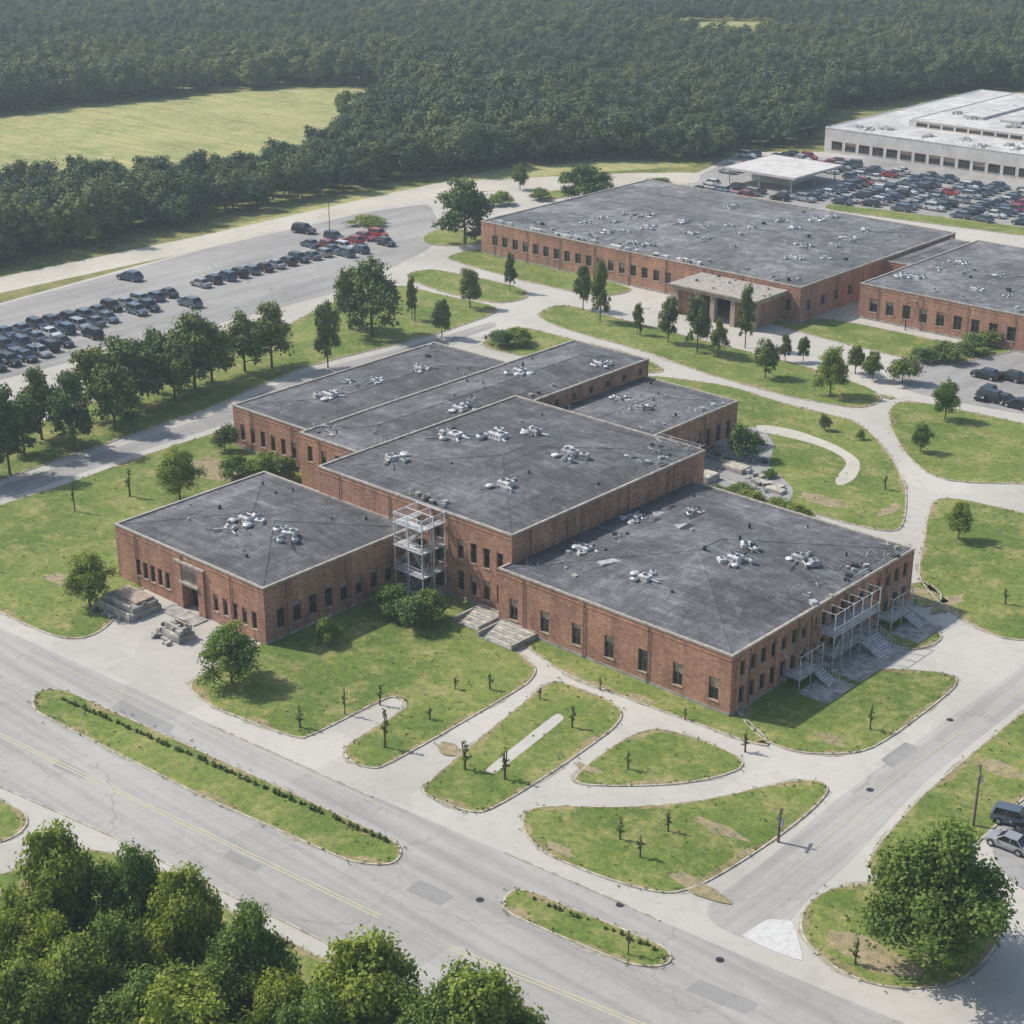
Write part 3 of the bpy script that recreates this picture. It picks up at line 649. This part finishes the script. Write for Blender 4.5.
def treemesh(name,seed,H=8.,W=8.,nleaf=8000,ls=.2,mat='leaf',nclump=42,cz=.53,rzf=.46,trunk=.16,cr=.2,limbs=9,point=.3,soft=1.0):
    rs=np.random.RandomState(seed); np.random.seed(seed); rd=random.Random(seed)
    wd=MB(); top=(rd.uniform(-.2,.2),rd.uniform(-.2,.2),H*.75)
    wd.tube((0,0,-.1),(0,0,H*.18),trunk*1.3,trunk,8,'bark',False); wd.tube((0,0,H*.18),top,trunk,.04,7,'bark',False)
    d=rs.normal(size=(nclump,3)); d/=np.linalg.norm(d,axis=1)[:,None]; d[:,2]=np.where(d[:,2]<-.75,-d[:,2],d[:,2])
    rr=rs.uniform(.35,.88,nclump)[:,None]
    lop=1+.14*np.sin(np.arctan2(d[:,1],d[:,0])*3+seed)[:,None]
    taper=(1-point*np.clip(d[:,2:3],0,1))
    sc_=np.array([W/2,W/2,H*rzf])*np.concatenate([taper,taper,np.ones_like(taper)],1)
    C=d*rr*sc_*lop+np.array([0,0,H*cz]); R=W*cr*rs.uniform(.5,1.25,nclump)
    for i in range(limbs):
        c=C[rs.randint(nclump)]; z0=H*rd.uniform(.12,.4); m=(c[0]*.5,c[1]*.5,(z0+c[2])*.5+.2)
        wd.tube((0,0,z0),m,trunk*.5,trunk*.3,5,'bark',False); wd.tube(m,tuple(c),trunk*.3,.02,5,'bark',False)
    ci=rs.choice(nclump,nleaf,p=R**2/np.sum(R**2))
    q=rs.normal(size=(nleaf,3)); q/=np.linalg.norm(q,axis=1)[:,None]; q[:,2]=np.where(q[:,2]<-.5,-q[:,2],q[:,2])
    rad=R[ci][:,None]*rs.uniform(.35,1.2,(nleaf,1))*(1+.25*np.sin(q[:,0:1]*6+ci[:,None])*np.cos(q[:,1:2]*5+ci[:,None]*2))
    P=C[ci]+q*rad*np.array([1,1,.85])
    nrm=q*(.6+soft*.3)+rs.normal(size=(nleaf,3))*.6/soft**.5+np.array([0,0,.45]); nrm/=np.linalg.norm(nrm,axis=1)[:,None]
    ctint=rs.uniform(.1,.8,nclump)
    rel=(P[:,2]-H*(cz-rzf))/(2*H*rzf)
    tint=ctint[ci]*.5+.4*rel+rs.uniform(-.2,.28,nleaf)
    return leafmesh(name,P,nrm,ls,tint,mat,wd)
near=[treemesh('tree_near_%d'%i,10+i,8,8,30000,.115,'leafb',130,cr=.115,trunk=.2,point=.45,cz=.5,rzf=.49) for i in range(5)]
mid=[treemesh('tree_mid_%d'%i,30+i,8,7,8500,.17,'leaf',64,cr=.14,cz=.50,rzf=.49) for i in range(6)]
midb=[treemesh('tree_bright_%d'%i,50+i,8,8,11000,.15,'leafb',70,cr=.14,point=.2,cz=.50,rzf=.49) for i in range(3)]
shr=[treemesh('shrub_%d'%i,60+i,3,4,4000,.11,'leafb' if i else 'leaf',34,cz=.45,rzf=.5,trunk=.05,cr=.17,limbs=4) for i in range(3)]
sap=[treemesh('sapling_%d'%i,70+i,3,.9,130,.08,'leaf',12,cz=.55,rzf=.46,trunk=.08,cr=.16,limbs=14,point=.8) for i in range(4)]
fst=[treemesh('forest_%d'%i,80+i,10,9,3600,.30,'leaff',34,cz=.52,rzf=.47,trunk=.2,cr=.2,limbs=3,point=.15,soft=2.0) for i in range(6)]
def put(name,me,x,y,w,h,W0,H0,z=.08):
    o=bpy.data.objects.new(name,me); COL.objects.link(o); o.location=(x,y,z); o.rotation_euler=(0,0,random.uniform(0,6.28)); o.scale=(w/W0,w/W0,h/H0); return o
def T(px,py,w,h,lib=None,name='deciduous_tree',W0=8,H0=8):
    s=SC(py); x,y=G(px,py); lib=lib or mid
    if lib is mid: W0=7
    put(name,random.choice(lib),x,y,w/s*1.02,h/s/.9,W0,H0)
for t in [(65,985,115,160),(140,985,100,142),(190,1010,105,145),(255,1040,100,140),(80,1060,110,130),(190,1110,150,150),(365,1090,155,158),(480,1110,145,152),(285,1085,90,125),(30,1090,110,130),(575,1170,95,110),(30,1150,120,120),(-60,1050,120,150),(125,1030,100,120),(225,1070,100,120),(430,1120,120,150),(320,1120,110,140),(60,1030,90,120),(150,1090,110,120),(20,1020,90,110)]:
    T(*t,lib=near)
T(932,962,150,140,lib=near)
for t in [(90,606,52,52),(232,684,68,58),(180,500,47,50),(958,540,28,38),(945,420,30,38),(830,396,36,46),(920,452,22,28)]: T(*t,lib=midb)
for t in [(10,475,50,80),(42,440,50,65),(75,450,48,75),(102,420,60,72),(132,408,70,68),(158,395,50,58),(195,388,62,70),(212,382,50,60),(245,372,45,58),(272,368,50,58),(328,368,28,66),(372,336,64,70),(350,330,38,60),(412,320,14,38),(442,338,22,38),(470,308,24,38),(465,244,62,58),(585,205,60,38),(520,190,18,24),(583,310,20,44),(600,322,22,56),(510,292,14,34),(668,343,22,45),(697,352,28,55),(745,348,22,56),(718,358,20,35),(765,378,26,38),(785,362,14,25),(803,362,14,25),(855,374,22,28),(872,380,22,28),(637,335,12,30),(346,118,22,26),(-30,480,60,80),(-60,450,60,70),(-90,500,60,80),(25,455,45,60),(115,430,50,60),(175,400,45,55)]: T(*t)
for t in [(328,643,28,26),(392,618,38,32),(412,628,42,34),(432,622,36,32),(385,608,26,24),(745,460,38,34),(240,478,40,22),(265,480,40,28),(285,482,36,26),(225,452,30,26),(735,500,40,15),(752,508,36,16),(775,514,36,15),(798,520,34,15),(948,362,40,18),(970,354,36,18),(990,346,34,16),(925,362,30,14),(902,383,36,26),(500,346,30,16),(520,345,30,16),(825,431,14,16),(860,440,10,10),(660,190,30,12),(540,200,26,10),(500,205,30,12),(370,225,40,8),(660,205,22,9),(770,478,16,8),(720,496,22,10)]:
    T(*t,lib=shr,name='shrub',W0=4,H0=3)
for t in [(130,497,12,30),(75,512,8,32),(300,728,12,28),(385,748,14,44),(345,715,8,32),(465,770,14,36),(505,780,14,40),(620,840,11,30),(640,858,11,28),(668,832,11,28),(745,752,11,26),(490,690,10,18),(572,728,12,24),(628,770,11,22),(628,955,8,30),(855,965,14,36),(380,705,10,22),(600,690,8,14),(430,720,10,14),(870,730,10,28),(885,490,10,16),(1005,605,10,18),(540,700,8,14),(685,720,8,14),(455,690,8,14)]:
    T(*t,lib=sap,name='sapling',W0=1.0,H0=3)
rsx=np.random.RandomState(5)
def hedge(name,a,b,n,skip,rmin,rmax):
    Pc=[];Nn=[];Tt=[]
    for i in range(n):
        t=i/(n-1); x,y=G(a[0]+t*(b[0]-a[0]),a[1]+t*(b[1]-a[1]))
        if rsx.rand()<skip: continue
        r=rsx.uniform(rmin,rmax); m_=90; q=rsx.normal(size=(m_,3)); q/=np.linalg.norm(q,axis=1)[:,None]
        Pc.append(np.array([x+rsx.uniform(-.15,.15),y+rsx.uniform(-.15,.15),.1+r*.7])+q*r*rsx.uniform(.5,1,(m_,1))*np.array([1,1,1.3])); Nn.append(q); Tt.append(rsx.uniform(0,.6,m_))
    me=leafmesh(name,np.concatenate(Pc),np.concatenate(Nn),.08,np.concatenate(Tt),'leaf'); COL.objects.link(bpy.data.objects.new(name,me))
hedge('median_hedge',(60,699),(388,843),110,.3,.12,.34)
hedge('median_hedge',(535,900),(655,950),26,.4,.1,.25)
def inpoly(x,y,P):
    c=False;n=len(P)
    for i in range(n):
        x1,y1=P[i];x2,y2=P[i-1]
        if (y1>y)!=(y2>y) and x<(x2-x1)*(y-y1)/(y2-y1)+x1: c=not c
    return c
Pc=[];Nn=[];Tt=[]
for k in L:
    p=lawns[k][1]; rp=resample(p,1.0)
    cand=[(a[0]+rsx.normal(0,.3),a[1]+rsx.normal(0,.3)) for a in rp if rsx.rand()<.6]
    nb_=len(cand)
    xs_=[a[0] for a in p];ys_=[a[1] for a in p]; n=int(min(500,abs(area(p))/7))
    for i in range(n): cand.append((rsx.uniform(min(xs_),max(xs_)),rsx.uniform(min(ys_),max(ys_))))
    for i,(x,y) in enumerate(cand):
        if i>=nb_ and not inpoly(x,y,p): continue
        if any(r[0]-.3<x<r[1]+.3 and r[2]-.3<y<r[3]+.3 for r in ROOFS): continue
        m_=6; r=rsx.uniform(.05,.2); q=rsx.normal(size=(m_,3)); q/=np.linalg.norm(q,axis=1)[:,None]
        Pc.append(np.array([x,y,.13])+np.abs(q)*np.array([1,1,.6])*r*rsx.choice([-1,1],(m_,3))*np.array([1,1,0])+np.array([0,0,r*.3])); Nn.append(q+np.array([0,0,.6])); Tt.append(np.full(m_,rsx.uniform(.4,1)))
Nn=np.concatenate(Nn); Nn/=np.linalg.norm(Nn,axis=1)[:,None]
me=leafmesh('grass_tufts',np.concatenate(Pc),Nn,.08,np.concatenate(Tt),'leaf'); COL.objects.link(bpy.data.objects.new('grass_tufts',me))
# ---- distant forest: one instanced object
FE=[(-600,420),(0,264),(200,223),(400,181),(520,165),(640,158),(700,164),(760,148),(815,146),(830,112),(960,92),(1060,90),(1300,98),(1800,90)]
field=[G(*p) for p in [(-500,290),(0,206),(250,183),(330,158),(398,106),(412,90),(330,85),(240,89),(0,114),(-500,190)]]
clr=[G(*p) for p in [(655,34),(690,21),(760,21),(800,32),(760,50),(700,46)]]
clr2=[G(*p) for p in [(-100,58),(120,44),(330,34),(330,40),(120,51),(-100,66)]]
FB=[G(*p) for p in FE]
far_pts=[]
for a in (1.0,.6,.2,-.2,-.6,-1.0):
    X,Y=a*900,1250; far_pts.append((X*math.cos(YAW)-Y*math.sin(YAW),X*math.sin(YAW)+Y*math.cos(YAW)))
FP=FB+far_pts
rs=np.random.RandomState(3); pts=[];scl=[]
Yc=300.
while Yc<1230:
    stp=5.0
    X=-(.42*Yc+90)
    while X<.42*Yc+90:
        xx=X+rs.uniform(-2,2); yy=Yc+rs.uniform(-2,2); X+=stp
        wx=xx*math.cos(YAW)-yy*math.sin(YAW); wy=xx*math.sin(YAW)+yy*math.cos(YAW)
        if not inpoly(wx,wy,FP) or inpoly(wx,wy,field) or inpoly(wx,wy,clr) or inpoly(wx,wy,clr2): continue
        lf=.5+.5*math.sin(wx*.021+1.3*math.sin(wy*.017))*math.sin(wy*.026+math.sin(wx*.013))
        k=(.8+.42*lf)*rs.uniform(.75,1.2)*(1.0 if yy<480 else max(.66,1-(yy-480)/900))
        if rs.rand()<.05: continue
        pts.append((wx,wy,0)); wd=k*rs.uniform(.85,1.1); scl.append((wd,wd,k*rs.uniform(.95,1.2)))
    Yc+=stp
fc=bpy.data.collections.new('forest_tree_library')
for i,me in enumerate(fst): fc.objects.link(bpy.data.objects.new('forest_tree',me))
me=bpy.data.meshes.new('distant_forest'); me.from_pydata(pts,[],[])
at=me.attributes.new('sc','FLOAT_VECTOR','POINT'); at.data.foreach_set('vector',np.array(scl,dtype=np.float32).ravel())
fo=bpy.data.objects.new('distant_forest',me); COL.objects.link(fo)
ng=bpy.data.node_groups.new('forest_scatter','GeometryNodeTree')
ng.interface.new_socket('Geometry',in_out='INPUT',socket_type='NodeSocketGeometry'); ng.interface.new_socket('Geometry',in_out='OUTPUT',socket_type='NodeSocketGeometry')
gi=ng.nodes.new('NodeGroupInput');go=ng.nodes.new('NodeGroupOutput'); ip=ng.nodes.new('GeometryNodeInstanceOnPoints')
ci=ng.nodes.new('GeometryNodeCollectionInfo'); ci.inputs['Collection'].default_value=fc; ci.inputs['Separate Children'].default_value=True; ci.inputs['Reset Children'].default_value=True
na=ng.nodes.new('GeometryNodeInputNamedAttribute'); na.data_type='FLOAT_VECTOR'; na.inputs['Name'].default_value='sc'
rv=ng.nodes.new('FunctionNodeRandomValue'); rv.data_type='FLOAT_VECTOR'; rv.inputs[0].default_value=(0,0,0); rv.inputs[1].default_value=(.06,.06,6.28)
ri=ng.nodes.new('FunctionNodeRandomValue'); ri.data_type='INT'
for s in ri.inputs:
    if s.type=='INT' and s.name=='Min': s.default_value=0
    if s.type=='INT' and s.name=='Max': s.default_value=5
lk=ng.links.new; lk(gi.outputs[0],ip.inputs['Points']); lk(ci.outputs[0],ip.inputs['Instance']); ip.inputs['Pick Instance'].default_value=True
lk([o for o in ri.outputs if o.type=='INT'][0],ip.inputs['Instance Index']); lk(rv.outputs[0],ip.inputs['Rotation']); lk([o for o in na.outputs if o.type=='VECTOR'][0],ip.inputs['Scale']); lk(ip.outputs[0],go.inputs[0])
fo.modifiers.new('scatter','NODES').node_group=ng
# ------------------------------------------------------------------ vehicles
def carmesh(kind):
    mb=MB(); suv=kind=='suv'; zb=.28; up=.12 if suv else 0
    st=[(-2.22,.70,.66),(-2.12,.82,.82),(-1.6,.89,.90),(-.6,.91,.92),(.7,.91,.91),(1.15,.90,.87),(1.85,.85,.76),(2.12,.76,.68),(2.2,.62,.55)]
    rings=[]
    for x,w,zt in st:
        zt+=up; rings.append([(x,-w*.96,zb),(x,-w,zb+.3),(x,-w*.92,zt),(x,-w*.55,zt+.03),(x,w*.55,zt+.03),(x,w*.92,zt),(x,w,zb+.3),(x,w*.96,zb)])
    for a,b in zip(rings[:-1],rings[1:]):
        for i in range(8): j=(i+1)%8; mb.poly([a[i],b[i],b[j],a[j]],'paint')
    mb.poly(rings[0],'paint'); mb.poly(rings[-1][::-1],'paint')
    if suv: bx,tx,zr=(-2.0,1.05),(-1.75,.45),1.62
    elif kind=='hatch': bx,tx,zr=(-1.95,1.1),(-1.45,.35),1.45
    else: bx,tx,zr=(-1.65,1.1),(-1.0,.3),1.42
    z0=.90+up
    B=[(bx[0],-.84,z0),(bx[1],-.82,z0-.03),(bx[1],.82,z0-.03),(bx[0],.84,z0)]; T_=[(tx[0],-.64,zr),(tx[1],-.64,zr),(tx[1],.64,zr),(tx[0],.64,zr)]
    for i in range(4): j=(i+1)%4; mb.poly([B[i],B[j],T_[j],T_[i]],'glass')
    mb.box((tx[0]-.03,-.655,zr-.03),(tx[1]+.03,.655,zr+.035),'paint')
    for i in range(4): mb.tube(B[i],T_[i],.045,.04,5,'paint')
    for s in(-1,1):
        xm=(tx[0]+tx[1])/2-.05; mb.tube((xm,s*.845,z0),(xm,s*.65,zr),.04,.035,5,'paint')
        mb.box((.75,s*.93-.09,z0-.02),(.95,s*.93+.09,z0+.12),'paint')
        mb.box((2.06,s*.6-.16,.56+up),(2.19,s*.6+.16,.68+up),'lamp_w'); mb.box((-2.235,s*.62-.14,.66),(-2.1,s*.62+.14,.8),'lamp_r')
        for x in(-1.35,1.36):
            mb.tube((x,s*.70,.33),(x,s*.925,.33),.33,.33,14,'tyre'); mb.tube((x,s*.925,.33),(x,s*.94,.33),.2,.2,10,'metal')
            mb.tube((x,s*.905,.36),(x,s*.912,.36),.40,.40,14,'dark')
    return mb.mesh('car_'+kind)
CM=[carmesh('sedan'),carmesh('suv'),carmesh('hatch')]
CC=[(.03,.04,.06)]*4+[(.015,.015,.018)]*3+[(.10,.13,.17)]*4+[(.30,.31,.33)]*2+[(.6,.6,.6)]*1+[(.05,.08,.14)]*3
def car(x,y,rot,col=None,s=1.15):
    o=bpy.data.objects.new('parked_car',random.choice(CM)); COL.objects.link(o); o.location=(x,y,.018); o.scale=(s,s,s); o.rotation_euler=(0,0,rot+random.uniform(-.04,.04)+random.choice([0,math.pi])); c=col or random.choice(CC); o.color=(*c,1); return o
def carrow(pa,pb,pitch=3.2,prob=.92,cols=None,rot=0,marks=True):
    a=Vector(G(*pa));b=Vector(G(*pb))
    n=int((b-a).length/pitch)
    mb=MB()
    for i in range(n+1):
        p=a.lerp(b,i/max(1,n))
        if marks: mb.box((p.x-2.8,p.y-pitch/2-.05,.012),(p.x+2.8,p.y-pitch/2+.05,.017),'wline')
        if random.random()<prob: car(p.x+random.uniform(-.3,.3),p.y,rot,random.choice(cols) if cols else None)
    if marks: mb.obj('parking_bay_marking')
carrow((-60,352),(182,293)); carrow((-60,366),(150,310)); carrow((-30,372),(92,337)); carrow((-100,400),(40,355),prob=.8)
carrow((200,286),(345,250)); carrow((285,254),(335,240),prob=.7)
RED=[(.35,.02,.02),(.28,.015,.03),(.03,.03,.04)]
carrow((330,249),(378,237),cols=RED); carrow((345,256),(385,245),prob=.6)
for p in[(130,280),(304,233),(190,306)]: x,y=G(*p); car(x,y,random.choice([0,.2]),None,1.3)
LOT=[G(*p) for p in [(690,202),(745,156),(800,152),(1200,178),(1200,238),(1020,226),(900,212),(820,202)]]
x=-285.; r=0
while x<-90:
    y=300.
    while y<430:
        if inpoly(x,y,LOT) and not(-252<x<-226 and 355<y<383) and not (-258<x and y>406) and not (((y-300)//34)%2==1 and (y-300)%34<5):
            if random.random()<.88:
                car(x+random.uniform(-.2,.2),y,0,random.choice(RED[:2]) if (x<-235 and random.random()<.3) or random.random()<.04 else random.choice(CC+[(.6,.6,.6)]*3),1.15)
        y+=3.0
    x+=5.6 if r%2==0 else 8.5; r+=1
for p in[(985,398),(995,402),(1005,404),(1018,408),(1030,410),(985,378),(1010,380)]: x,y=G(*p); car(x,y,math.pi/2*random.choice([0,1]),(.02,.025,.03))
sheet('parking_lot',[G(*p) for p in [(985,845),(1030,795),(1150,730),(1200,800),(1050,900),(1010,885)]],.108,'lot')
for p in[(1014,824),(1026,846),(1008,848),(1034,830)]:
    x,y=G(*p); o=car(x,y,random.choice([0,.3]),None,1.0); o.location.z=.115
for i in range(12):
    x,y=G(700+i*12,192+i*3.3+random.uniform(-2,2)); car(x,y,0)
# ------------------------------------------------------------------ poles
def lamp(px,py,h,rot=0):
    mb=MB(); mb.tube((0,0,0),(0,0,.4),.22,.2,10,'concrete'); mb.tube((0,0,.4),(0,0,h),.11,.06,8,'dark'); mb.tube((0,0,h-.1),(1.5,0,h+.25),.05,.04,6,'dark'); mb.box((1.3,-.14,h+.16),(2.0,.14,h+.30),'metal'); mb.box((1.4,-.1,h+.13),(1.9,.1,h+.158),'lamp_w')
    o=mb.obj('street_lamp'); x,y=G(px,py); o.location=(x,y,.1); o.rotation_euler=(0,0,rot)
for a in[(690,160,9,0),(465,120,7,0),(330,238,8,1),(640,335,5,0),(415,322,6,2),(905,330,5,1)]: lamp(*a)
def upole(px,py,h,rot=0):
    mb=MB(); mb.tube((0,0,0),(.05,0,h),.16,.10,9,'wood'); mb.box((-.08,-.9,h-.75),(.14,.9,h-.62),'wood')
    for y in(-.75,-.3,.3,.75): mb.tube((.03,y,h-.62),(.03,y,h-.45),.05,.04,6,'dark')
    mb.tube((.28,0,h-1.9),(.28,0,h-1.2),.16,.16,10,'metal'); mb.tube((.03,-.6,h-.7),(.03,0,h-1.3),.03,.03,4,'metal')
    o=mb.obj('utility_pole'); x,y=G(px,py); o.location=(x,y,.1); o.rotation_euler=(0,0,rot)
upole(973,826,6.6,.6); upole(778,842,3.6,.3)
# ------------------------------------------------------------------ air
hz=MB(); hz.box((-1500,-300,-3),(1500,1700,125),'kerb'); ho=hz.obj('atmospheric_haze')
hm=bpy.data.materials.new('haze'); hm.use_nodes=True; nt=hm.node_tree; nt.nodes.remove(nt.nodes['Principled BSDF'])
vs=nt.nodes.new('ShaderNodeVolumeScatter'); vs.inputs['Color'].default_value=(.74,.90,1,1); vs.inputs['Density'].default_value=.00027; vs.inputs['Anisotropy'].default_value=.2
nt.links.new(vs.outputs[0],nt.nodes['Material Output'].inputs['Volume']); ho.data.materials.clear(); ho.data.materials.append(hm)
# ------------------------------------------------------------------ light and camera
el=math.radians(46); sx,sy=-.94,-.345; l=math.hypot(sx,sy); sx/=l;sy/=l
w=bpy.data.worlds.new('World'); scene.world=w; w.use_nodes=True; nt=w.node_tree
sk=nt.nodes.new('ShaderNodeTexSky'); sk.sky_type='NISHITA'; sk.sun_disc=False; sk.sun_elevation=el; sk.sun_rotation=math.atan2(sx,sy); sk.air_density=1.2; sk.dust_density=1.8
nt.links.new(sk.outputs[0],nt.nodes['Background'].inputs[0]); nt.nodes['Background'].inputs[1].default_value=.145
sd=bpy.data.lights.new('sun','SUN'); sd.energy=4.8; sd.angle=math.radians(.6); sd.color=(1,.95,.87)
so=bpy.data.objects.new('sun',sd); COL.objects.link(so); v=Vector((-sx*math.cos(el),-sy*math.cos(el),-math.sin(el))); so.rotation_euler=v.to_track_quat('-Z','Y').to_euler(); so.location=(-200,0,200)
cd=bpy.data.cameras.new('camera'); co=bpy.data.objects.new('camera',cd); COL.objects.link(co); co.location=(0,0,HC)
co.rotation_euler=(math.radians(90-22.6),0,YAW); cd.sensor_width=36; cd.lens=F_/1024*36; cd.clip_end=20000; cd.clip_start=1
scene.camera=co
scene.view_settings.view_transform='Standard'; scene.view_settings.look='None'; scene.view_settings.exposure=0
